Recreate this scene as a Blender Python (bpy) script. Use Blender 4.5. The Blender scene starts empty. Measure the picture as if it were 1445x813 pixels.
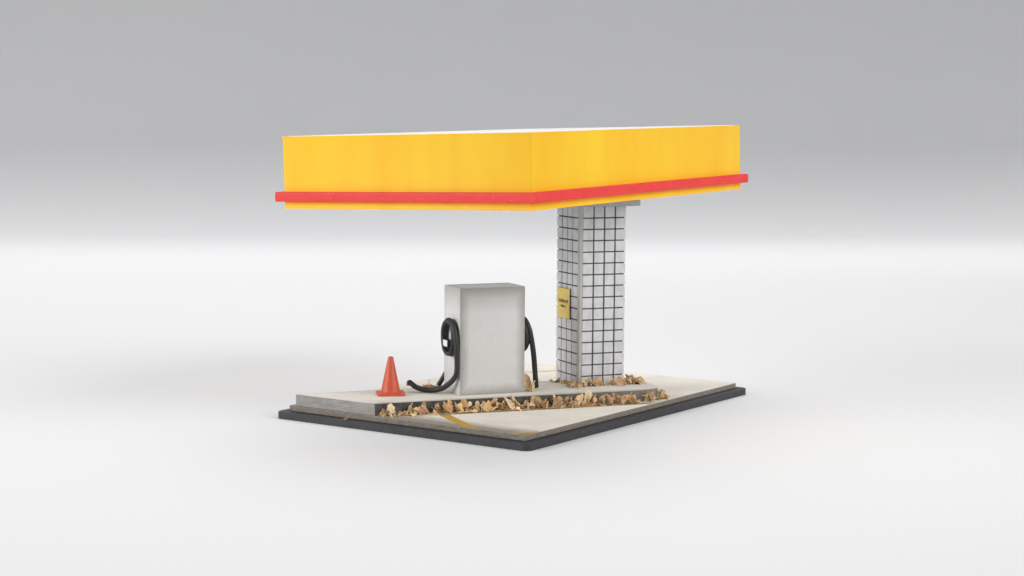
import bpy, bmesh, math, random
from mathutils import Vector, Matrix, Euler, noise
random.seed(11)
sc = bpy.context.scene
COL = sc.collection
R = math.radians

# ------------------------------------------------------------------ helpers
def link(o):
    COL.objects.link(o); return o

def empty(name, loc=(0, 0, 0)):
    o = bpy.data.objects.new(name, None); o.empty_display_size = .2
    o.location = loc
    return link(o)

def tag(o, label=None, cat=None, group=None, kind=None):
    if label: o['label'] = label
    if cat: o['category'] = cat
    if group: o['group'] = group
    if kind: o['kind'] = kind
    return o

def build(name, bm, mat, parent=None, smooth=False, loc=(0, 0, 0), rot=(0, 0, 0), autosmooth=None):
    me = bpy.data.meshes.new(name)
    bmesh.ops.recalc_face_normals(bm, faces=bm.faces)
    bm.to_mesh(me); bm.free()
    for m in (mat if isinstance(mat, (list, tuple)) else [mat]):
        me.materials.append(m)
    if smooth:
        for p in me.polygons: p.use_smooth = True
    if autosmooth:
        me.set_sharp_from_angle(angle=R(autosmooth))
    o = bpy.data.objects.new(name, me)
    link(o)
    o.parent = parent
    o.location = loc; o.rotation_euler = rot
    return o

def add_box(bm, x0, x1, y0, y1, z0, z1, bev=0.0, seg=2, mi=0):
    t = bmesh.new()
    vs = [t.verts.new((x, y, z)) for z in (z0, z1) for y in (y0, y1) for x in (x0, x1)]
    for f in ((0, 2, 3, 1), (4, 5, 7, 6), (0, 1, 5, 4), (2, 6, 7, 3), (0, 4, 6, 2), (1, 3, 7, 5)):
        t.faces.new([vs[i] for i in f])
    if bev > 0:
        bmesh.ops.bevel(t, geom=t.edges[:], offset=bev, segments=seg, affect='EDGES', profile=.5)
    merge(bm, t, mi)

def merge(bm, t, mi=0):
    idx = {}
    for v in t.verts: idx[v] = bm.verts.new(v.co)
    for f in t.faces:
        try:
            nf = bm.faces.new([idx[v] for v in f.verts]); nf.material_index = mi
        except ValueError: pass
    t.free()

def add_prism(bm, pts, z0, z1, bev=0.0, seg=2, mi=0, side_mi=None):
    t = bmesh.new()
    lo = [t.verts.new((x, y, z0)) for x, y in pts]
    hi = [t.verts.new((x, y, z1)) for x, y in pts]
    n = len(pts)
    t.faces.new(lo[::-1]); top = t.faces.new(hi)
    for i in range(n):
        t.faces.new([lo[i], lo[(i + 1) % n], hi[(i + 1) % n], hi[i]])
    if bev > 0:
        ed = [e for e in t.edges if all(v.co.z > z1 - 1e-6 for v in e.verts)]
        bmesh.ops.bevel(t, geom=ed, offset=bev, segments=seg, affect='EDGES', profile=.5)
    merge(bm, t, mi)

def round_rect(x0, x1, y0, y1, r, n=6):
    pts = []
    for cx, cy, a in ((x1 - r, y0 + r, -90), (x1 - r, y1 - r, 0), (x0 + r, y1 - r, 90), (x0 + r, y0 + r, 180)):
        for k in range(n + 1):
            t = R(a + 90 * k / n); pts.append((cx + r * math.cos(t), cy + r * math.sin(t)))
    return pts

def catmull(pts, n=8):
    P = [Vector(p) for p in pts]
    P = [P[0] * 2 - P[1]] + P + [P[-1] * 2 - P[-2]]
    out = []
    for i in range(1, len(P) - 2):
        for k in range(n):
            t = k / n
            a, b, c, d = P[i - 1], P[i], P[i + 1], P[i + 2]
            out.append(.5 * ((2 * b) + (c - a) * t + (2 * a - 5 * b + 4 * c - d) * t * t + (3 * b - a - 3 * c + d) * t ** 3))
    out.append(P[-2])
    return out

def add_tube(bm, path, r, n=12, closed=False, wob=0.0):
    rings = []
    up = Vector((0, 0, 1)); m = len(path)
    prev = None
    for i, p in enumerate(path):
        if closed: d = path[(i + 1) % m] - path[i - 1]
        else: d = path[min(i + 1, m - 1)] - path[max(i - 1, 0)]
        d.normalize()
        if prev is None:
            a = d.orthogonal().normalized()
        else:
            a = (prev - d * prev.dot(d)).normalized()
        prev = a; b = d.cross(a)
        rr = r * (1 + wob * noise.noise(p * 9))
        rings.append([bm.verts.new(p + (a * math.cos(2 * math.pi * k / n) + b * math.sin(2 * math.pi * k / n)) * rr) for k in range(n)])
    for i in range(m if closed else m - 1):
        A, B = rings[i], rings[(i + 1) % m]
        sh = 0
        if closed and i == m - 1:
            sh = min(range(n), key=lambda s: (A[0].co - B[s].co).length)
        for k in range(n):
            bm.faces.new([A[k], A[(k + 1) % n], B[(k + 1 + sh) % n], B[(k + sh) % n]])
    if not closed:
        bm.faces.new(rings[0][::-1]); bm.faces.new(rings[-1])

# ------------------------------------------------------------------ materials
class NT:
    def __init__(s, name):
        s.m = bpy.data.materials.new(name); s.m.use_nodes = True
        s.t = s.m.node_tree; s.b = s.t.nodes['Principled BSDF']
        s.oc = s.t.nodes.new('ShaderNodeTexCoord').outputs['Object']
    def n(s, typ, **kw):
        x = s.t.nodes.new(typ)
        for k, v in kw.items(): setattr(x, k, v)
        return x
    def l(s, a, b): s.t.links.new(a, b)
    def noise(s, scale, detail=4, rough=.6, vec=None, dist=0):
        x = s.n('ShaderNodeTexNoise'); x.inputs['Scale'].default_value = scale
        x.inputs['Detail'].default_value = detail; x.inputs['Roughness'].default_value = rough
        x.inputs['Distortion'].default_value = dist
        s.l(vec or s.oc, x.inputs['Vector']); return x.outputs['Fac']
    def scale(s, v, vec=None):
        x = s.n('ShaderNodeVectorMath', operation='MULTIPLY'); x.inputs[1].default_value = v
        s.l(vec or s.oc, x.inputs[0]); return x.outputs[0]
    def math(s, op, a, b=None, clamp=False):
        x = s.n('ShaderNodeMath', operation=op, use_clamp=clamp)
        for i, q in enumerate((a, b)):
            if q is None: continue
            if isinstance(q, (int, float)): x.inputs[i].default_value = q
            else: s.l(q, x.inputs[i])
        return x.outputs[0]
    def remap(s, v, a, b, c=0, d=1):
        x = s.n('ShaderNodeMapRange', clamp=True)
        for i, q in enumerate((a, b, c, d)): x.inputs[i + 1].default_value = q
        s.l(v, x.inputs[0]); return x.outputs[0]
    def mix(s, f, a, b):
        x = s.n('ShaderNodeMix', data_type='RGBA')
        for sock, q in ((x.inputs[0], f), (x.inputs[6], a), (x.inputs[7], b)):
            if isinstance(q, (int, float)): sock.default_value = q
            elif isinstance(q, tuple): sock.default_value = q if len(q) == 4 else (*q, 1)
            else: s.l(q, sock)
        return x.outputs[2]
    def xyz(s):
        x = s.n('ShaderNodeSeparateXYZ'); s.l(s.oc, x.inputs[0]); return x.outputs
    def edge(s, cx, cy, cz, hx, hy, hz):
        """distance from a surface point of a box to the nearest edge of the face it lies on"""
        X, Y, Z = s.xyz(); d = []
        for v, c, h in ((X, cx, hx), (Y, cy, hy), (Z, cz, hz)):
            d.append(s.math('SUBTRACT', h, s.math('ABSOLUTE', s.math('SUBTRACT', v, c))))
        a, b, c = d
        return s.math('MAXIMUM', s.math('MINIMUM', a, b), s.math('MINIMUM', s.math('MAXIMUM', a, b), c))
    def bump(s, h, strength=.2, dist=.02):
        x = s.n('ShaderNodeBump'); x.inputs['Strength'].default_value = strength; x.inputs['Distance'].default_value = dist
        s.l(h, x.inputs['Height']); s.l(x.outputs[0], s.b.inputs['Normal'])
    def done(s, col, rough=.6, spec=.4):
        if isinstance(col, tuple): s.b.inputs['Base Color'].default_value = (*col, 1)
        else: s.l(col, s.b.inputs['Base Color'])
        if isinstance(rough, (int, float)): s.b.inputs['Roughness'].default_value = rough
        else: s.l(rough, s.b.inputs['Roughness'])
        s.b.inputs['Specular IOR Level'].default_value = spec
        return s.m

def srgb(r, g, b, k=1.0):
    f = lambda c: ((c / 255) / 12.92 if c / 255 <= .04045 else ((c / 255 + .055) / 1.055) ** 2.4) * k
    return (f(r), f(g), f(b))

# ------------------------------------------------------------------ dimensions (1 unit is about 1 cm of the model)
SX, SY = 10.0, 6.931            # slab
HL, HP, OH = 0.14, 0.17, 0.235  # slab thickness, plinth thickness, plinth margin
ZI = 0.283                      # top of the raised island
IA = -0.551262                  # direction of pump and pillar
e = Vector((math.cos(IA), math.sin(IA), 0)); nn = Vector((-e.y, e.x, 0))
ILO = Vector((0, 4.36, 0)); ILX = Vector((.824, -.566, 0)).normalized(); ILY = Vector((-ILX.y, ILX.x, 0))
ILA = math.atan2(ILX.y, ILX.x)
FZ = -HL - HP                   # table height

# ------------------------------------------------------------------ materials
def m_backdrop():
    s = NT('white_sweep'); f = s.noise(.05, 3, .5)
    return s.done(s.mix(s.remap(f, .3, .7), (.755, .758, .768), (.77, .772, .778)), .85, .2)

def m_plate():
    s = NT('slate_acrylic')
    f = s.noise(3, 5); sp = s.noise(42, 2, .5)
    c = s.mix(s.remap(f, .35, .7), (.026, .0275, .032), (.040, .041, .046))
    c = s.mix(s.remap(sp, .705, .735), c, (.45, .44, .42))
    dust = s.noise(14, 4, .7)
    c = s.mix(s.remap(dust, .5, .85, 0, .35), c, (.10, .095, .095))
    s.bump(s.noise(60, 3), .08, .01)
    return s.done(c, s.remap(f, .3, .7, .42, .6), .45)

def m_slab_top():
    s = NT('weathered_concrete')
    d = s.edge(SX / 2, SY / 2, -HL / 2, SX / 2, SY / 2, 50)
    big = s.noise(1.1, 4, .55); fine = s.noise(26, 5, .7)
    c = s.mix(s.remap(big, .3, .72), (.73, .685, .615), (.84, .80, .725))
    c = s.mix(s.remap(fine, .55, .8, 0, .30), c, (.42, .38, .33))
    w = s.math('ADD', d, s.math('MULTIPLY', s.math('SUBTRACT', s.noise(3.2, 5, .65), .5), .30))
    g = s.math('ADD', s.remap(w, .0, .16, .7, 0), s.remap(s.math('ADD', s.xyz()[0], s.math('MULTIPLY', s.math('SUBTRACT', s.noise(2.6, 5, .65), .5), .35)), .22, .80, .88, 0), clamp=True)
    c = s.mix(g, c, (.25, .215, .175))
    st = s.noise(2.2, 6, .7, s.scale((1, .45, 1)))
    c = s.mix(s.remap(st, .56, .74, 0, .25), c, (.48, .42, .35))
    s.bump(s.noise(40, 4, .7), .12, .01)
    return s.done(c, .8, .25)

def m_slab_side():
    s = NT('raw_cut_edge')
    a = s.noise(5, 6, .75, s.scale((1, 1, 5))); b = s.noise(30, 4, .75, s.scale((1, 1, .6)))
    c = s.mix(s.remap(a, .35, .68), (.175, .152, .130), (.33, .29, .25))
    c = s.mix(s.remap(b, .56, .70, 0, .8), c, (.38, .35, .31))
    c = s.mix(s.remap(s.noise(17, 4, .7), .60, .72, 0, .7), c, (.05, .046, .044))
    s.bump(b, .5, .03)
    return s.done(c, .85, .2)

def m_isl_top():
    s = NT('island_concrete')
    X, Y, Z = s.xyz()
    big = s.noise(1.3, 4, .55); fine = s.noise(26, 5, .7)
    c = s.mix(s.remap(big, .3, .72), (.69, .655, .59), (.79, .755, .69))
    c = s.mix(s.remap(fine, .55, .8, 0, .3), c, (.36, .33, .29))
    ws = s.math('MULTIPLY', s.math('SUBTRACT', s.noise(3, 5, .65), .5), .22)
    d = s.math('MINIMUM', Y, s.math('SUBTRACT', 2.1, Y))
    c = s.mix(s.remap(s.math('ADD', d, ws), 0, .25, .55, 0), c, (.27, .24, .20))
    st = s.noise(2.4, 6, .7, s.scale((.5, 1.2, 1)))
    c = s.mix(s.remap(st, .54, .74, 0, .32), c, (.42, .375, .32))
    s.bump(s.noise(40, 4, .7), .12, .01)
    return s.done(c, .8, .25)

def m_kerb_face():
    s = NT('dark_kerb_paint')
    a = s.noise(5, 6, .7); b = s.noise(28, 4, .7)
    X, Y, Z = s.xyz()
    c = s.mix(s.remap(a, .35, .68), (.055, .050, .047), (.13, .117, .104))
    c = s.mix(s.remap(b, .6, .74, 0, .7), c, (.22, .20, .175))
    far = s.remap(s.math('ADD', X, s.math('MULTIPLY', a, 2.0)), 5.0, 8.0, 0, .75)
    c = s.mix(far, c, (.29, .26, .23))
    s.bump(b, .4, .02)
    return s.done(c, .8, .25)

def m_isl_left():
    s = NT('grey_kerb_end')
    a = s.noise(3, 6, .75, s.scale((1, 1, 5))); b = s.noise(24, 4, .75)
    c = s.mix(s.remap(a, .35, .68), (.27, .255, .24), (.41, .39, .37))
    c = s.mix(s.remap(b, .58, .74, 0, .6), c, (.45, .42, .39))
    c = s.mix(s.remap(s.noise(12, 5, .7), .60, .74, 0, .6), c, (.12, .105, .095))
    s.bump(b, .4, .02)
    return s.done(c, .8, .25)

def m_line(name, col, worn):
    s = NT(name)
    a = s.noise(9, 5, .7); b = s.noise(34, 3, .7)
    c = s.mix(s.remap(a, .3, .7), col, tuple(q * .78 for q in col))
    c = s.mix(s.remap(b, .5, .74, 0, worn), c, (.46, .40, .30))
    return s.done(c, .75, .25)

def m_pump():
    s = NT('weathered_grey_white_paint')
    w, dpt, h = 1.71616, 1.03836, 2.61214
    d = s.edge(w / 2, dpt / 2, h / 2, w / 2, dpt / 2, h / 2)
    ns = s.noise(4.5, 5, .65)
    st = s.noise(3, 4, .6, s.scale((9, 9, .5)))
    c = s.mix(s.remap(ns, .3, .7), (.645, .64, .625), (.675, .67, .66))
    c = s.mix(s.remap(st, .45, .75, 0, .14), c, (.52, .51, .49))
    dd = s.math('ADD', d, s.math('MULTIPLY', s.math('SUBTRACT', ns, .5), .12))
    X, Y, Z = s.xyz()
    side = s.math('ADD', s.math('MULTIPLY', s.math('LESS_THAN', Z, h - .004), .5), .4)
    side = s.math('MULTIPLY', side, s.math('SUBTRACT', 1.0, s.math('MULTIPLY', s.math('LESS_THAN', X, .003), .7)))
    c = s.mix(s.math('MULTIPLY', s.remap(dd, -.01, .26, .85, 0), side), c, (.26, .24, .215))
    top = s.remap(s.math('ADD', Z, s.math('MULTIPLY', ns, .3)), h - .45, h + .1, 0, .55)
    top = s.math('MULTIPLY', top, s.math('LESS_THAN', Z, h - .004))
    c = s.mix(top, c, (.30, .275, .25))
    sp = s.noise(19, 1, .4)
    c = s.mix(s.remap(sp, .765, .785), c, (.06, .055, .05))
    s.bump(s.noise(3, 4, .6, s.scale((20, 20, .6))), .06, .01)
    return s.done(c, .6, .35)

def m_tile():
    s = NT('pale_blue_grey_tile')
    st = s.noise(3.0, 4, .6, s.scale((22, 22, .8)))
    ns = s.noise(2.6, 5, .6)
    bl = s.noise(5, 0, .5, s.scale((1.1, 1.1, .7)))
    c = s.mix(s.remap(ns, .3, .7), (.63, .63, .645), (.71, .71, .72))
    c = s.mix(s.remap(st, .35, .75, 0, .5), c, (.70, .70, .71))
    c = s.mix(s.remap(bl, .4, .7, 0, .35), c, (.44, .445, .47))
    c = s.mix(s.remap(s.noise(15, 1, .4), .77, .79), c, (.10, .10, .10))
    s.bump(st, .12, .01)
    return s.done(c, .6, .35)

def m_corner():
    s = NT('grey_corner_filler')
    ns = s.noise(3, 5, .7, s.scale((3, 3, .8)))
    c = s.mix(s.remap(ns, .3, .7), (.45, .44, .425), (.58, .57, .555))
    return s.done(c, .7, .3)

def m_grout():
    s = NT('dark_grout')
    ns = s.noise(12, 4, .7)
    return s.done(s.mix(s.remap(ns, .35, .75), (.075, .077, .083), (.14, .14, .145)), .8, .2)

def m_yellow():
    s = NT('yellow_fascia_gloss')
    a = s.noise(.55, 3, .5, s.scale((1, 1, .25))); b = s.noise(2.0, 3, .5, s.scale((1.2, 1.2, .15)))
    c = s.mix(s.remap(a, .35, .65), (.93, .51, .018), (.95, .60, .028))
    c = s.mix(s.remap(b, .45, .72, 0, .40), c, (.92, .50, .026))
    s.bump(s.noise(1.5, 3), .03, .02)
    return s.done(c, .5, .25)

def m_red():
    s = NT('red_trim_paint')
    a = s.noise(2.5, 5, .65, s.scale((1, 1, 3)))
    c = s.mix(s.remap(a, .3, .7), (.74, .048, .042), (.84, .064, .058))
    c = s.mix(s.remap(s.noise(24, 2, .4), .74, .78), c, (.85, .55, .5))
    s.bump(s.noise(14, 3), .06, .01)
    return s.done(c, .5, .25)

def m_plain(name, col, rough=.6, spec=.4, var=.12, sc_=6, bump=.05):
    s = NT(name)
    a = s.noise(sc_, 5, .65)
    c = s.mix(s.remap(a, .3, .7), tuple(q * (1 - var) for q in col), tuple(min(1, q * (1 + var)) for q in col))
    if bump: s.bump(s.noise(sc_ * 5, 3), bump, .01)
    return s.done(c, rough, spec)

def m_leaf(name, c0, c1, c2):
    s = NT(name)
    a = s.noise(5, 5, .65); b = s.noise(22, 4, .7)
    oi = s.n('ShaderNodeObjectInfo').outputs['Random']
    c = s.mix(s.remap(a, .32, .68), c0, c1)
    c = s.mix(s.remap(b, .50, .72, 0, .8), c, c2)
    k = s.n('ShaderNodeHueSaturation'); s.l(c, k.inputs['Color'])
    s.l(s.remap(oi, 0, 1, .98, 1.42), k.inputs['Value']); s.l(s.remap(oi, 0, 1, .488, .512), k.inputs['Hue'])
    s.bump(b, .35, .012)
    m = s.done(k.outputs[0], .65, .3)
    tr = s.n('ShaderNodeBsdfTranslucent'); s.l(k.outputs[0], tr.inputs[0])
    mx = s.n('ShaderNodeMixShader'); mx.inputs[0].default_value = .25
    out = s.t.nodes['Material Output']
    s.l(s.b.outputs[0], mx.inputs[1]); s.l(tr.outputs[0], mx.inputs[2]); s.l(mx.outputs[0], out.inputs[0])
    return m

def m_sign():
    s = NT('aged_yellow_card')
    a = s.noise(4, 5, .65); b = s.noise(20, 4, .7)
    d = s.edge(.37, 0, .39, .37, 50, .39)
    c = s.mix(s.remap(a, .3, .7), (.74, .55, .15), (.84, .65, .21))
    c = s.mix(s.remap(b, .52, .74, 0, .6), c, (.55, .39, .11))
    dd = s.math('ADD', d, s.math('MULTIPLY', s.math('SUBTRACT', s.noise(9, 4), .5), .07))
    c = s.mix(s.remap(dd, 0, .05, .75, 0), c, (.12, .075, .035))
    return s.done(c, .6, .3)

M = dict(back=m_backdrop(), plate=m_plate(), slab=m_slab_top(), side=m_slab_side(), isl=m_isl_top(), kerb=m_kerb_face(),
         islleft=m_isl_left(), pump=m_pump(), tile=m_tile(), grout=m_grout(), corner=m_corner(), yellow=m_yellow(), red=m_red(), sign=m_sign(),
         lineA=m_line('worn_ochre_line', (.40, .25, .085), .75), lineB=m_line('ochre_line', (.60, .36, .055), .35),
         lineC=m_line('faded_ochre_line', (.60, .37, .08), .55), lineD=m_line('pale_ochre_line', (.70, .50, .19), .3),
         white=m_plain('white_roof', (.86, .86, .85), .5, .3, .02), grey=m_plain('light_grey_plate', (.50, .50, .50), .6, .3, .06),
         rubber=m_plain('black_rubber', (.026, .027, .030), .48, .4, .25, 9, .12),
         nozzle=m_plain('black_plastic', (.022, .022, .024), .4, .4, .2), label=m_plain('white_label', (.80, .80, .80), .5, .3, .03),
         cone=m_plain('orange_red_plastic', (.60, .090, .038), .45, .45, .10, 7, .05),
         dark=m_plain('dark_card_edge', (.045, .03, .022), .7, .2), ink=m_plain('faded_ink', (.085, .055, .06), .7, .2, .3, 20, 0),
         twig=m_plain('pale_straw', (.66, .50, .27), .7, .2, .15, 14, .2))

# ------------------------------------------------------------------ the setting: a white paper sweep
CAM = Vector((-33.0694, -22.3785, 7.0786))
VF = Vector((math.cos(.6029), math.sin(.6029), 0)); VR = Vector((VF.y, -VF.x, 0))
bm = bmesh.new()
U0, RAD = 108.0, 5.6
DB = .11   # the sheet hangs a little askew to the view
BF = VF * math.cos(DB) - VR * math.sin(DB); BR = VR * math.cos(DB) + VF * math.sin(DB)
prof = [(-14 + i * 6, FZ) for i in range(21)]

prof = [p for p in prof if p[0] < U0 - 2]
for k in range(25):
    t = math.pi / 2 * k / 24
    prof.append((U0 + RAD * math.sin(t), FZ + RAD * (1 - math.cos(t))))
for z in (12, 18, 26, 36): prof.append((U0 + RAD, z))
rows = []
for u, z in prof:
    rows.append([bm.verts.new(Vector((CAM.x, CAM.y, 0)) + VF * U0 + BF * (u - U0) + BR * w + Vector((0, 0, z))) for w in (-75, -40, 0, 40, 75)])
for a, b in zip(rows, rows[1:]):
    for k in range(4): bm.faces.new([a[k], a[k + 1], b[k + 1], b[k]])
bd = build('backdrop', bm, M['back'], smooth=True)
tag(bd, kind='structure')

# ------------------------------------------------------------------ display plinth with slab, island, painted lines
plinth = tag(empty('display_plinth', (SX / 2, SY / 2, FZ)),
             'flat rectangular diorama stand with dark plate, concrete forecourt slab and raised kerbed island', 'diorama stand')
def PL(bm): bmesh.ops.translate(bm, verts=bm.verts, vec=(-SX / 2, -SY / 2, -FZ)); return bm
OFFS = (-SX / 2, -SY / 2, -FZ)

bm = bmesh.new(); add_prism(bm, round_rect(-OH, SX + OH, -OH, SY + OH, .16), FZ, -HL, .018)
build('plinth_plate', bm, M['plate'], plinth, loc=OFFS)

bm = bmesh.new(); t = bmesh.new()
add_box(t, 0, SX, 0, SY, -HL + .004, 0, .016, 2)
bmesh.ops.recalc_face_normals(t, faces=t.faces)
for f in t.faces: f.material_index = 0 if f.normal.z > .6 else 1
for f in t.faces: f.select = False
me_mi = [f.material_index for f in t.faces]
idx = {v: bm.verts.new(v.co) for v in t.verts}
for f, mi in zip(t.faces, me_mi):
    bm.faces.new([idx[v] for v in f.verts]).material_index = mi
t.free()
slab = build('concrete_slab', bm, [M['slab'], M['side']], plinth, loc=OFFS)

# island: local frame x along the kerb, y across it
def il(x, y): return ILO + ILX * x + ILY * y
W = 2.1
def at_x(y, X=.055):   # local x where the world x equals X (cut flush with the slab edge)
    return (X - ILO.x - ILY.x * y) / ILX.x
ipts = [(at_x(0), 0)]
cx, cy, r = 7.02, .62, .62
for k in range(11):
    t_ = R(-90 + 90 * k / 10); ipts.append((cx + r * math.cos(t_), cy + r * math.sin(t_)))
cx, cy, r = 7.34, 1.80, .3
for k in range(9):
    t_ = R(0 + 90 * k / 8); ipts.append((cx + r * math.cos(t_), cy + r * math.sin(t_)))
yb = 2.02
ipts += [(at_x(yb), yb)]
bm = bmesh.new(); t = bmesh.new()
lo = [t.verts.new((x, y - (.03 if i == 0 else 0), .006)) for i, (x, y) in enumerate(ipts)]
hi = [t.verts.new((x, y, ZI)) for x, y in ipts]
n_ = len(ipts); t.faces.new(lo[::-1]); t.faces.new(hi)
for i in range(n_): t.faces.new([lo[i], lo[(i + 1) % n_], hi[(i + 1) % n_], hi[i]])
bmesh.ops.bevel(t, geom=[e_ for e_ in t.edges if all(v.co.z > ZI - 1e-6 for v in e_.verts)] +
                [e_ for e_ in t.edges if abs(e_.verts[0].co.x - e_.verts[1].co.x) < .05 and abs(e_.verts[0].co.z - e_.verts[1].co.z) > .1 and e_.verts[0].co.x < 1],
                offset=.014, segments=2, affect='EDGES', profile=.5)
bmesh.ops.recalc_face_normals(t, faces=t.faces)
lf = (ILX * -1)
for f in t.faces:
    wn = ILX * f.normal.x + ILY * f.normal.y
    if f.normal.z > .6: f.material_index = 0
    elif wn.x < -.8: f.material_index = 2
    else: f.material_index = 1
idx = {v: bm.verts.new(v.co) for v in t.verts}
for f in t.faces: bm.faces.new([idx[v] for v in f.verts]).material_index = f.material_index
t.free()
def at_plinth(p): return Vector(p) + Vector(OFFS)
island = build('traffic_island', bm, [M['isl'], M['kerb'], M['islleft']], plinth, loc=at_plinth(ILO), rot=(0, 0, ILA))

# painted lines: thin sheets clipped to the slab, sub-parts of the slab
def clip(poly):
    for (nx, ny, dd) in ((1, 0, .03), (-1, 0, -(SX - .03)), (0, 1, .03), (0, -1, -(SY - .03))):
        out = []
        for i, a in enumerate(poly):
            b = poly[(i + 1) % len(poly)]
            da = nx * a[0] + ny * a[1] - dd; db = nx * b[0] + ny * b[1] - dd
            if da >= 0: out.append(a)
            if da * db < 0:
                t = da / (da - db); out.append((a[0] + (b[0] - a[0]) * t, a[1] + (b[1] - a[1]) * t))
        poly = out
    return poly
def line(x0, x1, y0, y1, mat, label=None):
    poly = clip([tuple(il(x, y)[:2]) for x, y in ((x0, y0), (x1, y0), (x1, y1), (x0, y1))])
    bm = bmesh.new(); add_prism(bm, poly, .0015, .0045)
    o = build('painted_line', bm, mat, slab)
    if label: o['label'] = label
line(1.56, 9.0, -.435, -.30, M['lineA'], 'worn ochre line along the foot of the kerb')
line(1.53, 1.78, -4.2, -.436, M['lineB'], 'bright ochre line crossing to the slab edge')
line(-1, 9, -3.36, -3.22, M['lineC'], 'faded ochre line cutting the front corner')
line(0, 12, 5.60, 5.72, M['lineD'], 'pale ochre line behind the island')

# ------------------------------------------------------------------ canopy on its tiled pillar
PO = Vector((5.38313, 2.05124, ZI)); PW, PD = 1.2956, 1.3156
canopy = tag(empty('forecourt_canopy', PO), 'petrol station canopy with yellow fascia and red band on one grey tiled pillar', 'canopy')
prot = (0, 0, IA)
ZT = 4.81 - ZI
bm = bmesh.new()
c_ = .075
core = [(c_, .03), (PW - .03, .03), (PW - .03, PD - .03), (.03, PD - .03), (.03, c_)]
add_prism(bm, core, 0, ZT)
pillar = build('pillar', bm, M['grout'], canopy, rot=prot)
# corner filler strip between the two visible faces
bm = bmesh.new()
add_prism(bm, [(.092, .003), (.097, .028), (.028, .097), (.003, .092), (.014, .036), (.036, .014)], .002, ZT - .002)
build('corner_strip', bm, M['corner'], pillar)
# tiles
bm = bmesh.new()
zs = [0.003] + [.227 + .2855 * k for k in range(15)] + [ZT - .002]
g = .020
rt = random.Random(3)
def face_tiles(a0, a1, place):
    w = (a1 - a0) / 4
    for i in range(4):
        for j in range(len(zs) - 1):
            x0 = a0 + i * w + (g if i else 0); x1 = a0 + (i + 1) * w - (g if i < 3 else 0)
            z0 = zs[j] + (g * .8 if j else 0); z1 = zs[j + 1] - g * .8
            if z1 - z0 < .03: continue
            pr = rt.uniform(-.004, .004)
            t = bmesh.new()
            add_box(t, x0, x1, 0.0 + pr, .045, z0, z1, .007, 1)
            for v in t.verts: v.co = place(v.co)
            merge(bm, t)
face_tiles(.100, PW, lambda c: Vector((c.x, c.y, c.z)))
face_tiles(.100, PD, lambda c: Vector((c.y, c.x, c.z)))
face_tiles(.05, PW - .05, lambda c: Vector((c.x, PD - c.y, c.z)))
face_tiles(.05, PD - .05, lambda c: Vector((PW - c.y, c.x, c.z)))
build('tile_cladding', bm, M['tile'], pillar)
bm = bmesh.new(); add_prism(bm, round_rect(-.34, 1.63, -.32, 1.60, .25), ZT, ZT + .25, .0)
build('mounting_plate', bm, M['grey'], canopy, rot=prot)

CO = Vector((0.076, -0.075, 4.978)); CE = (-.02648, -.01315, .0525)
CA, CB, CH = 10.955, 6.889, 1.712
crel = CO - PO
TH = .10
bm = bmesh.new()
# outer wall ring (slightly flared at the lower lip)
def ring(off, z): return [(-off, -off, z), (CA + off, -off, z), (CA + off, CB + off, z), (-off, CB + off, z)]
lv = [ring(.012, 0), ring(0, .10), ring(0, CH - .12), ring(.014, CH), ring(-TH, CH), ring(-TH, 0)]
vv = [[bm.verts.new(p) for p in q] for q in lv]
for a in range(len(vv)):
    A, B = vv[a], vv[(a + 1) % len(vv)]
    for k in range(4): bm.faces.new([A[k], A[(k + 1) % 4], B[(k + 1) % 4], B[k]])
bmesh.ops.bevel(bm, geom=[e_ for e_ in bm.edges if abs(e_.verts[0].co.z - e_.verts[1].co.z) > .05 and min(e_.verts[0].co.x, CA - e_.verts[0].co.x) < .05 and min(e_.verts[0].co.y, CB - e_.verts[0].co.y) < .05],
                offset=.03, segments=3, affect='EDGES', profile=.5)
fascia = build('fascia', bm, M['yellow'], canopy, loc=crel, rot=CE, smooth=True, autosmooth=30)
bm = bmesh.new(); add_box(bm, TH + .002, CA - TH - .002, TH + .002, CB - TH - .002, CH - .14, CH + .012, .006, 1)
build('roof_panel', bm, M['white'], canopy, loc=crel, rot=CE)
bm = bmesh.new(); add_box(bm, TH + .002, CA - TH - .002, TH + .002, CB - TH - .002, .03, .10, .004, 1)
build('soffit', bm, M['grey'], canopy, loc=crel, rot=CE)
# red band: four strips mitred into one ring, front faces slightly rounded
bm = bmesh.new()
D = .155
sec = [(.002, .170), (D - .012, .170), (D - .002, .180), (D, .25), (D, .335), (D - .006, .392), (D - .018, .404), (.002, .404)]
loops = [[bm.verts.new(p) for p in ring(o_, z)] for o_, z in sec]
for a in range(len(loops)):
    A, B = loops[a], loops[(a + 1) % len(loops)]
    for k in range(4): bm.faces.new([A[k], A[(k + 1) % 4], B[(k + 1) % 4], B[k]])
build('trim_band', bm, M['red'], canopy, loc=crel, rot=CE)

# ------------------------------------------------------------------ sign on the pillar's left side
def on_pillar(a, b, z): return PO + e * a + nn * b + Vector((0, 0, z))
so = on_pillar(-.006, .46, 1.63)
sign = tag(empty('wall_sign', so), 'small aged yellow sign with two lines of dark lettering on the tiled pillar', 'sign')
srot = (0, 0, math.atan2(-nn.y, -nn.x))   # local x runs along -nn; text reads from the far edge to the near edge
SW, SH = .70, .775
sg = empty('sign_pivot', (0, 0, 0)); bpy.data.objects.remove(sg)
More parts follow.
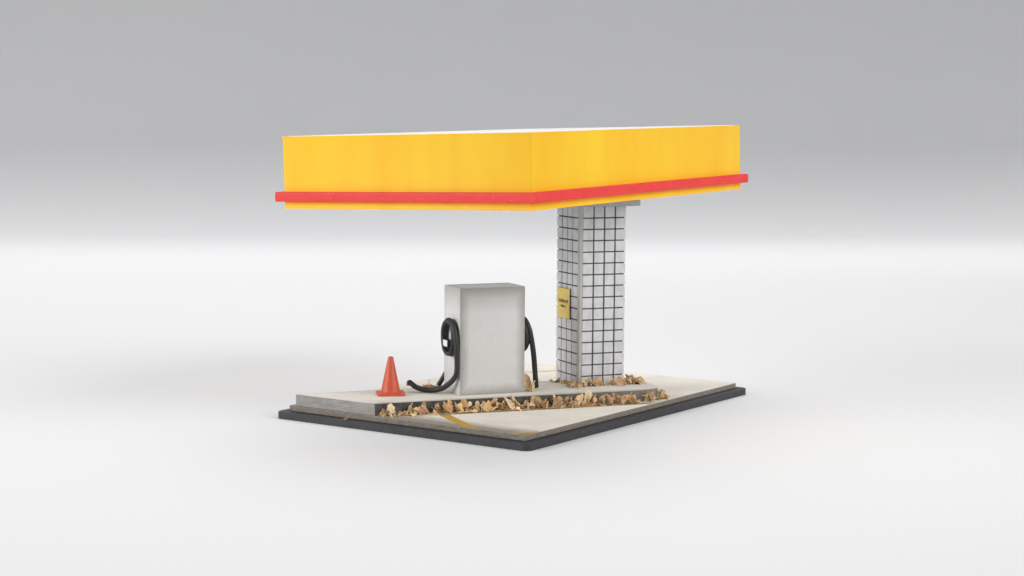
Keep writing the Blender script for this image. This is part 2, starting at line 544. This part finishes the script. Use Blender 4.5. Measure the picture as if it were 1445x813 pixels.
# local frame: x from back edge towards the front corner, y outward (-e)
def sgn(bm): return bm
base_loc = nn * SW
bm = bmesh.new(); add_box(bm, 0, SW, -.026, .004, 0, SH, .004, 1)
b1 = build('sign_board', bm, M['dark'], sign, loc=base_loc, rot=srot)
bm = bmesh.new(); add_box(bm, .004, SW - .006, -.0315, -.0262, .006, SH - .004)
b2 = build('sign_face', bm, M['sign'], sign, loc=base_loc, rot=srot)
def lettering(txt, size, x, z, parent):
    cu = bpy.data.curves.new('lettering', 'FONT'); cu.body = txt; cu.size = size; cu.align_x = 'CENTER'; cu.extrude = .0015
    cu.offset = size * .018
    to = bpy.data.objects.new('tmp_text', cu); link(to)
    dg = bpy.context.evaluated_depsgraph_get()
    me = bpy.data.meshes.new_from_object(to.evaluated_get(dg))
    bpy.data.objects.remove(to)
    me.materials.clear(); me.materials.append(M['ink'])
    o = bpy.data.objects.new('lettering', me); link(o); o.parent = parent
    # text plane x->local -? seen from outside (-e): reading direction is local +x
    o.matrix_local = Matrix.Translation((x, -.0330, z)) @ Matrix(((1, 0, 0, 0), (0, 0, -1, 0), (0, 1, 0, 0), (0, 0, 0, 1)))
    return o
FLIP = Vector((1, 0, 0))
lettering('huldersch', .142, SW / 2 - .01, .405, b2)
lettering('Bullbert', .088, SW / 2 - .03, .285, b2)

# ------------------------------------------------------------------ fuel pump
Q = Vector((2.25201, 3.44918, ZI)); QW, QD, QH = 1.71616, 1.03836, 2.61214
pump = tag(empty('fuel_pump', Q), 'grey white box shaped fuel pump with black hoses coiled on both sides', 'fuel pump')
pr = (0, 0, IA)
bm = bmesh.new(); add_box(bm, 0, QW, 0, QD, 0, QH, .012, 2)
build('pump_body', bm, M['pump'], pump, rot=pr)
HR = .066
def oval(cb, cz, rb, rz, a, n=40, wob=.006, ph=0):
    return [Vector((a + wob * math.sin(3 * t + ph), cb + rb * math.cos(t), cz + rz * math.sin(t))) for t in [2 * math.pi * k / n for k in range(n)]]
# left side (a < 0)
bm = bmesh.new()
add_tube(bm, oval(.43, 1.375, .350, .410, -.064, ph=1), .058, 12, True, .05)
add_tube(bm, oval(.43, 1.38, .345, .400, -.140, ph=2), .056, 12, True, .05)
path = catmull([(-.13, .62, 1.70), (-.13, .44, 1.80), (-.12, .22, 1.75), (-.105, .07, 1.52), (-.095, .0, 1.22), (-.085, -.02, .85), (-.09, -.01, .56), (-.11, .12, .40),
                (-.20, .26, .25), (-.305, .45, .13), (-.469, .652, .075), (-.653, .824, .080), (-.774, .974, .125), (-.84, 1.08, .19)], 8)
add_tube(bm, path, HR, 12, False, .05)
build('hose', bm, M['rubber'], pump, rot=pr, smooth=True, autosmooth=50)
bm = bmesh.new(); add_box(bm, -.160, .002, .43, .68, 1.13, 1.31, .012, 2)
add_box(bm, -.12, .002, .46, .64, 1.06, 1.13, .01, 2)
nz = build('nozzle_holder', bm, M['nozzle'], pump, rot=pr)
bm = bmesh.new(); add_box(bm, -.168, -.1605, .425, .69, 1.15, 1.305, .003, 1)
build('white_tab', bm, M['label'], nz)
# nozzle tip at the loose end of the left hose
bm = bmesh.new(); add_tube(bm, catmull([(-.835, 1.07, .185), (-.865, 1.11, .225), (-.895, 1.11, .215), (-.905, 1.09, .15)], 5), .058, 10)
build('nozzle', bm, M['nozzle'], pump, rot=pr, smooth=True, autosmooth=50)
# back hose
bm = bmesh.new()
add_tube(bm, oval(0, 0, .001, .001, 0, 3) if False else catmull([(.45, QD + .03, 1.20), (.36, QD + .08, .95), (.23, QD + .17, .62), (.10, QD + .26, .30), (-.02, QD + .32, .066)], 8), .06, 12, False, .05)
build('hose', bm, M['rubber'], pump, rot=pr, smooth=True, autosmooth=50)
# right side
bm = bmesh.new()
add_tube(bm, oval(.43, 1.375, .345, .40, QW + .070, ph=3), .066, 12, True, .05)
add_tube(bm, oval(.43, 1.385, .335, .39, QW + .125, ph=4), .060, 12, True, .05)
add_tube(bm, catmull([(QW + .10, .45, 1.80), (QW + .11, .22, 1.74), (QW + .155, .09, 1.55), (QW + .22, .07, 1.25), (QW + .32, .16, .85), (QW + .43, .32, .42), (QW + .53, .46, .04)], 8), .066, 12, False, .04)
build('hose', bm, M['rubber'], pump, rot=pr, smooth=True, autosmooth=50)

# ------------------------------------------------------------------ traffic cone
K = Vector((1.41, 4.915, ZI))
cone = tag(empty('traffic_cone', K), 'small orange red traffic cone on a square foot near the island edge', 'traffic cone')
cr = (0, 0, R(-47))
bm = bmesh.new(); add_prism(bm, round_rect(-.335, .335, -.335, .335, .06, 4), 0.001, .055, .016, 2)
build('cone_foot', bm, M['cone'], cone, rot=cr)
bm = bmesh.new()
prof_c = [(.262, .0551), (.245, .068), (.232, .10), (.066, .905), (.058, .922), (.042, .927), (.036, .90), (.036, .80)]
rings = [[bm.verts.new((r_ * math.cos(2 * math.pi * k / 32), r_ * math.sin(2 * math.pi * k / 32), z)) for k in range(32)] for r_, z in prof_c]
for a, b in zip(rings, rings[1:]):
    for k in range(32): bm.faces.new([a[k], a[(k + 1) % 32], b[(k + 1) % 32], b[k]])
bm.faces.new(rings[-1]); bm.faces.new(rings[0][::-1])
build('cone_body', bm, M['cone'], cone, smooth=True, autosmooth=40)

# ------------------------------------------------------------------ dry leaves
LM = [m_leaf('leaf_tan', (.66, .47, .26), (.82, .63, .39), (.50, .32, .165)),
      m_leaf('leaf_ochre', (.68, .46, .20), (.82, .62, .32), (.50, .31, .13)),
      m_leaf('leaf_cream', (.78, .63, .42), (.86, .74, .54), (.62, .46, .27)),
      m_leaf('leaf_brown', (.34, .21, .12), (.50, .32, .19), (.62, .43, .27)),
      m_leaf('leaf_russet', (.62, .38, .23), (.76, .52, .35), (.44, .25, .14)),
      m_leaf('leaf_khaki', (.58, .48, .24), (.70, .60, .34), (.42, .33, .16))]
def leaf_mesh(seed, shape):
    r = random.Random(seed); bm = bmesh.new()
    nr, na = 5, 18
    asp = r.uniform(.62, .98); curl = r.uniform(.4, 1.4); curl2 = r.uniform(-.35, .6); tw = r.uniform(-.5, .5)
    if shape == 'strip': asp = r.uniform(.14, .26); curl = r.uniform(.1, .5)
    off = Vector((r.uniform(0, 50),) * 3)
    edge = [1 + .36 * noise.noise(Vector((math.cos(2 * math.pi * k / na) * 1.3, math.sin(2 * math.pi * k / na) * 1.3, 0)) + off) + r.uniform(-.24, .12) for k in range(na)]
    edge[0] *= r.uniform(1.1, 1.35)
    def pos(x, y):
        y *= asp
        # cup about the long axis, bend along it, twist, crumple
        a = y * curl * 1.6
        yy = math.sin(a) / max(.2, curl * 1.6); zz = (1 - math.cos(a)) / max(.2, curl * 1.6)
        zz += curl2 * x * x * .55
        zz += .14 * noise.noise(Vector((x * 2.1, y * 2.1, 3)) + off) + .05 * noise.noise(Vector((x * 6, y * 6, 9)) + off)
        t = tw * x
        return Vector((x, yy * math.cos(t) - zz * math.sin(t), yy * math.sin(t) + zz * math.cos(t)))
    c = bm.verts.new(pos(0, 0)); prev = None
    for i in range(1, nr + 1):
        ring_ = []
        for k in range(na):
            t = 2 * math.pi * k / na; q = i / nr * (1 + (edge[k] - 1) * i / nr)
            ring_.append(bm.verts.new(pos(math.cos(t) * q, math.sin(t) * q)))
        for k in range(na):
            if prev is None: bm.faces.new([c, ring_[k], ring_[(k + 1) % na]])
            else: bm.faces.new([prev[k], ring_[k], ring_[(k + 1) % na], prev[(k + 1) % na]])
        prev = ring_
    bmesh.ops.recalc_face_normals(bm, faces=bm.faces)
    bmesh.ops.solidify(bm, geom=bm.faces[:], thickness=.032)
    me = bpy.data.meshes.new('leaf'); bm.to_mesh(me); bm.free()
    for p in me.polygons: p.use_smooth = True
    return me
MESH = {}
NV = 16
for mi in range(len(LM)):
    for s_ in range(NV):
        me = leaf_mesh(s_ * 7 + 1, 'strip' if s_ % 4 == 3 else 'leaf') if mi == 0 else MESH[0, s_].copy()
        me.materials.clear(); me.materials.append(LM[mi]); MESH[mi, s_] = me

GC = .035
HF = {}
def ground(p):
    """height of the slab or island under a world point"""
    d = p - ILO; x, y = d.dot(ILX), d.dot(ILY)
    on_isl = -.02 < y < 2.03 and x < 7.64 and not (x > 7.02 and y < .62 and (x - 7.02) ** 2 + (y - .62) ** 2 > .62 ** 2)
    inq = lambda o, w, dd: -.02 < (p - o).dot(e) < w + .02 and -.02 < (p - o).dot(nn) < dd + .02
    if inq(PO, PW, PD) or inq(Q, QW, QD): return 9
    if p.x < -.004 or p.y < -.004: return -HL + .001
    if p.x < .06: on_isl = False
    return ZI if on_isl else .004
def drop(x, y, size, mi=None, var=None, label='', cat='leaf', group=None, push=None, tilt=.7, sink=.35, zmax=None, rs=random, base=None):
    mi = rs.choice((0, 0, 0, 1, 1, 2, 2, 3, 4, 5)) if mi is None else mi
    var = rs.randrange(NV) if var is None else var
    me = MESH[mi, var]
    for tr in range(16):
        rot = Euler((rs.gauss(0, tilt), rs.gauss(0, tilt), rs.uniform(0, 6.28)))
        mt = rot.to_matrix() @ Matrix.Diagonal((size, size, size))
        co = [mt @ v.co for v in me.vertices]
        ok = True; lift = -9; P = Vector((x, y, 0)); cells = {}
        dl = []
        for c in co:
            w = P + c; gz = ground(w)
            if base is not None and gz > base + .02: ok = False; break
            if gz > 5: ok = False; break
            key = (int(w.x / GC // 1), int(w.y / GC // 1))
            dl.append((gz - c.z, HF.get(key, gz) - c.z)); cells[key] = max(cells.get(key, -9), c.z)
        if not ok:
            if push is not None and tr < 8: x += push.x; y += push.y
            else: size *= .92
            continue
        g0 = max(a for a, b in dl) - .008; h0 = sorted(b for a, b in dl)[int(len(dl) * .8)]
        z = max(g0, g0 + (h0 - g0) * (1 - sink))
        if zmax is not None and z + max(c.z for c in co) > zmax:
            size *= .93; continue
        for k, cz in cells.items(): HF[k] = max(HF.get(k, -9), cz + z)
        o = bpy.data.objects.new('fallen_leaf', me); link(o)
        o.location = (x, y, z); o.rotation_euler = rot; o.scale = (size,) * 3
        tag(o, label, cat, group)
        return o
    return None
rl = random.Random(5)
L_K = 'crisp dry leaf flake among the drift lying along the dark kerb face'
G_K = 'dry leaf flakes drifted along the kerb'
n = 0
for i in range(218):
    x = 0.18 + 7.35 * ((i * 89) % 218 + rl.random()) / 218
    y = -.06 - abs(rl.gauss(0, .15)) * 1.1
    if x > 6.75:
        a = rl.uniform(-90, 5); rr = .62 + .08 + abs(rl.gauss(0, .12)); p = il(7.02 + rr * math.cos(R(a)), .62 + rr * math.sin(R(a)))
    else:
        p = il(x, max(y, -.45))
    s_ = min(.17, max(.05, rl.lognormvariate(math.log(.110), .38)))
    if x < .9: s_ *= .7
    if i >= 150: s_ *= .8
    drop(p.x, p.y, s_, label=L_K, group=G_K, rs=rl, push=ILY * -.018 if x < 6.75 else None, zmax=.34 if i % 3 else .43, tilt=.9, base=.01, sink=1 if i < 120 else .42)
L_P = 'crisp dry leaf flake scattered round the foot of the tiled pillar'
G_P = 'dry leaf flakes round the pillar foot'
for i in range(84):
    # front and left sides of the pillar
    q = rl.random()
    d = .05 + abs(rl.gauss(0, .15))
    if q < .60: a, b = rl.uniform(-.30, PW + .45), -d
    elif q < .85: a, b = -d, rl.uniform(-.1, PD * .75)
    else: a, b = PW + d, rl.uniform(-.2, .5)
    p = on_pillar(a, b, 0)
    s_ = min(.165, max(.05, rl.lognormvariate(math.log(.10), .36)))
    drop(p.x, p.y, s_, label=L_P, group=G_P, rs=rl, push=(nn * -.02 if b < 0 else e * (-.02 if a < 0 else .02)), zmax=ZI + .26, tilt=.55, base=ZI, sink=.8)
def on_pump(a, b): return Q + e * a + nn * b
for a, b, s_, mi in ((1.93, .10, .20, 0), (1.96, .36, .19, 0), (2.06, .62, .13, 3), (1.90, -.06, .12, 5)):
    p = on_pump(a, b)
    drop(p.x, p.y, s_, mi, label='crumpled tan leaf between the right side of the pump and its hose', group='leaves beside the pump', rs=rl, tilt=.9, base=ZI)
for a, b, s_, mi in ((-.36, 1.30, .13, 0), (-.16, 1.36, .15, 0), (-.46, 1.24, .10, 4), (-.26, 1.44, .13, 1)):
    p = on_pump(a, b)
    drop(p.x, p.y, s_, mi, label='brown leaf curled on the island behind the loose left hose', group='leaves behind the left hose', rs=rl, tilt=.9, base=ZI)
drop(1.72, 5.42, .05, 4, 3, label='tiny russet leaf scrap just behind the orange cone', rs=rl, tilt=.6)
o = drop(-.10, 5.05, .07, 0, 2, label='single tan leaf scrap on the left rim of the stand', rs=rl, tilt=.2)
p = on_pillar(PW + .10, .62, 0); drop(p.x, p.y, .055, 1, 5, label='single orange leaf scrap at the right rear of the pillar', rs=rl, tilt=.8)
# fine crumbled flakes between the leaves: too many and too small to count, one object
bm = bmesh.new(); rc = random.Random(21)
for i in range(620):
    if i < 460:
        x = .15 + 7.2 * rc.random(); y = -.03 - abs(rc.gauss(0, .13))
        if x > 6.95:
            a = rc.uniform(-90, -5); rr = .66 + abs(rc.gauss(0, .10)); p = il(7.02 + rr * math.cos(R(a)), .62 + rr * math.sin(R(a)))
        else: p = il(x, y)
    else:
        d = .04 + abs(rc.gauss(0, .13)); q = rc.random()
        p = on_pillar(rc.uniform(-.25, PW + .4), -d, 0) if q < .65 else (on_pillar(-d, rc.uniform(-.1, PD * .8), 0) if q < .85 else on_pillar(PW + d, rc.uniform(-.2, .6), 0))
    gz = ground(p)
    if gz > 5 or gz < 0 or (i < 460 and gz > .1): continue
    sz = rc.uniform(.018, .055)
    hz = gz + sz * .3 + max(0, min(.14, HF.get((int(p.x / GC // 1), int(p.y / GC // 1)), gz) - gz - .06)) * rc.random() * .6
    rot = Euler((rc.gauss(0, .7), rc.gauss(0, .7), rc.uniform(0, 6.28))).to_matrix()
    k = rc.choice((4, 5, 5, 6)); el = rc.uniform(.35, 1); mi = rc.choice((0, 0, 1, 2, 2, 3, 4))
    rim = []; low = 0
    for j in range(k):
        t_ = 2 * math.pi * j / k; r2 = sz * rc.uniform(.65, 1.2)
        v = rot @ Vector((r2 * math.cos(t_), r2 * math.sin(t_) * el, sz * rc.uniform(0, .5))); rim.append(v); low = min(low, v.z)
    ctr = rot @ Vector((0, 0, -sz * .1)); low = min(low, ctr.z); up_ = Vector((p.x, p.y, max(hz, gz - low)))
    th = rot @ Vector((0, 0, sz * .16))
    A = [bm.verts.new(up_ + v) for v in rim]; B = [bm.verts.new(up_ + v + th) for v in rim]
    ca = bm.verts.new(up_ + ctr); cb = bm.verts.new(up_ + ctr + th)
    for j in range(k):
        j2 = (j + 1) % k
        for f in ((ca, A[j2], A[j]), (cb, B[j], B[j2]), (A[j], A[j2], B[j2], B[j])):
            bm.faces.new(f).material_index = mi
lit = build('leaf_litter', bm, LM)
tag(lit, 'fine crumbled tan leaf litter along the kerb and round the pillar foot', 'leaf litter', kind='stuff')
# long pale stalk on the painted line
bm = bmesh.new()
pth = catmull([Vector((0, 0, .022)), Vector((.16, .012, .028)), Vector((.32, .0, .024)), Vector((.46, .015, .03))], 6)
add_tube(bm, pth, .020, 8, False, .3)
st = build('dry_stalk', bm, M['twig'], loc=il(2.02, -.335) + Vector((0, 0, .004)), rot=(0, 0, ILA + .02), smooth=True)
tag(st, 'pale straw coloured stalk lying on the ochre line below the kerb', 'stalk')

# ------------------------------------------------------------------ light
w = bpy.data.worlds.new('World'); sc.world = w; w.use_nodes = True
w.node_tree.nodes['Background'].inputs[0].default_value = (.96, .98, 1.0, 1)
w.node_tree.nodes['Background'].inputs[1].default_value = .225
CEN = Vector((4.5, 3.2, 1.5))
def area(name, loc, target, sx, sy, power, col=(1, 1, 1), spread=180):
    l = bpy.data.lights.new(name, 'AREA'); l.shape = 'RECTANGLE'; l.size = sx; l.size_y = sy; l.energy = power; l.color = col
    l.spread = R(spread)
    o = bpy.data.objects.new(name, l); link(o); o.location = loc
    o.rotation_euler = (Vector(target) - Vector(loc)).to_track_quat('-Z', 'Y').to_euler()
    return o
def vp(u, r_, z): return Vector((CAM.x, CAM.y, 0)) + VF * u + VR * r_ + Vector((0, 0, z))
top = area('overhead_softbox', vp(70, 0, 50), vp(32, 0, 0), 120, 44, 9800, (1, .995, .99), 76)
rear = area('added_rear_fill', vp(94, 0, 46), vp(94, 0, 0), 150, 50, 21200, (1, .995, .99), 74)  # fill lamp added to brighten the back floor and the foot of the sweep
rear.rotation_euler = (0, 0, math.atan2(BR.y, BR.x))
area('left_softbox', vp(22, -54, 22), CEN, 54, 32, 5450, (1, .995, .985), 64)
area('right_softbox', vp(22, 50, 34), CEN, 60, 44, 6500, (1, .995, .985), 64)

# ------------------------------------------------------------------ camera
cd = bpy.data.cameras.new('Camera'); cam = bpy.data.objects.new('Camera', cd); link(cam)
cd.sensor_width = 36; cd.lens = 2574.25 / 1445 * 36; cd.clip_end = 1000; cd.clip_start = .5
r_ = Vector((.56761524, -.8232591, .00757511)); u_ = Vector((.07373867, .06000055, .99547102)); f_ = Vector((.81998509, .56448594, -.09476326))
mt = Matrix((r_, u_, -f_)).transposed().to_4x4(); mt.translation = CAM
cam.matrix_world = mt
sc.camera = cam
sc.view_settings.view_transform = 'Standard'; sc.view_settings.look = 'None'; sc.view_settings.exposure = 0; sc.view_settings.gamma = 1
sc.render.engine = 'CYCLES'
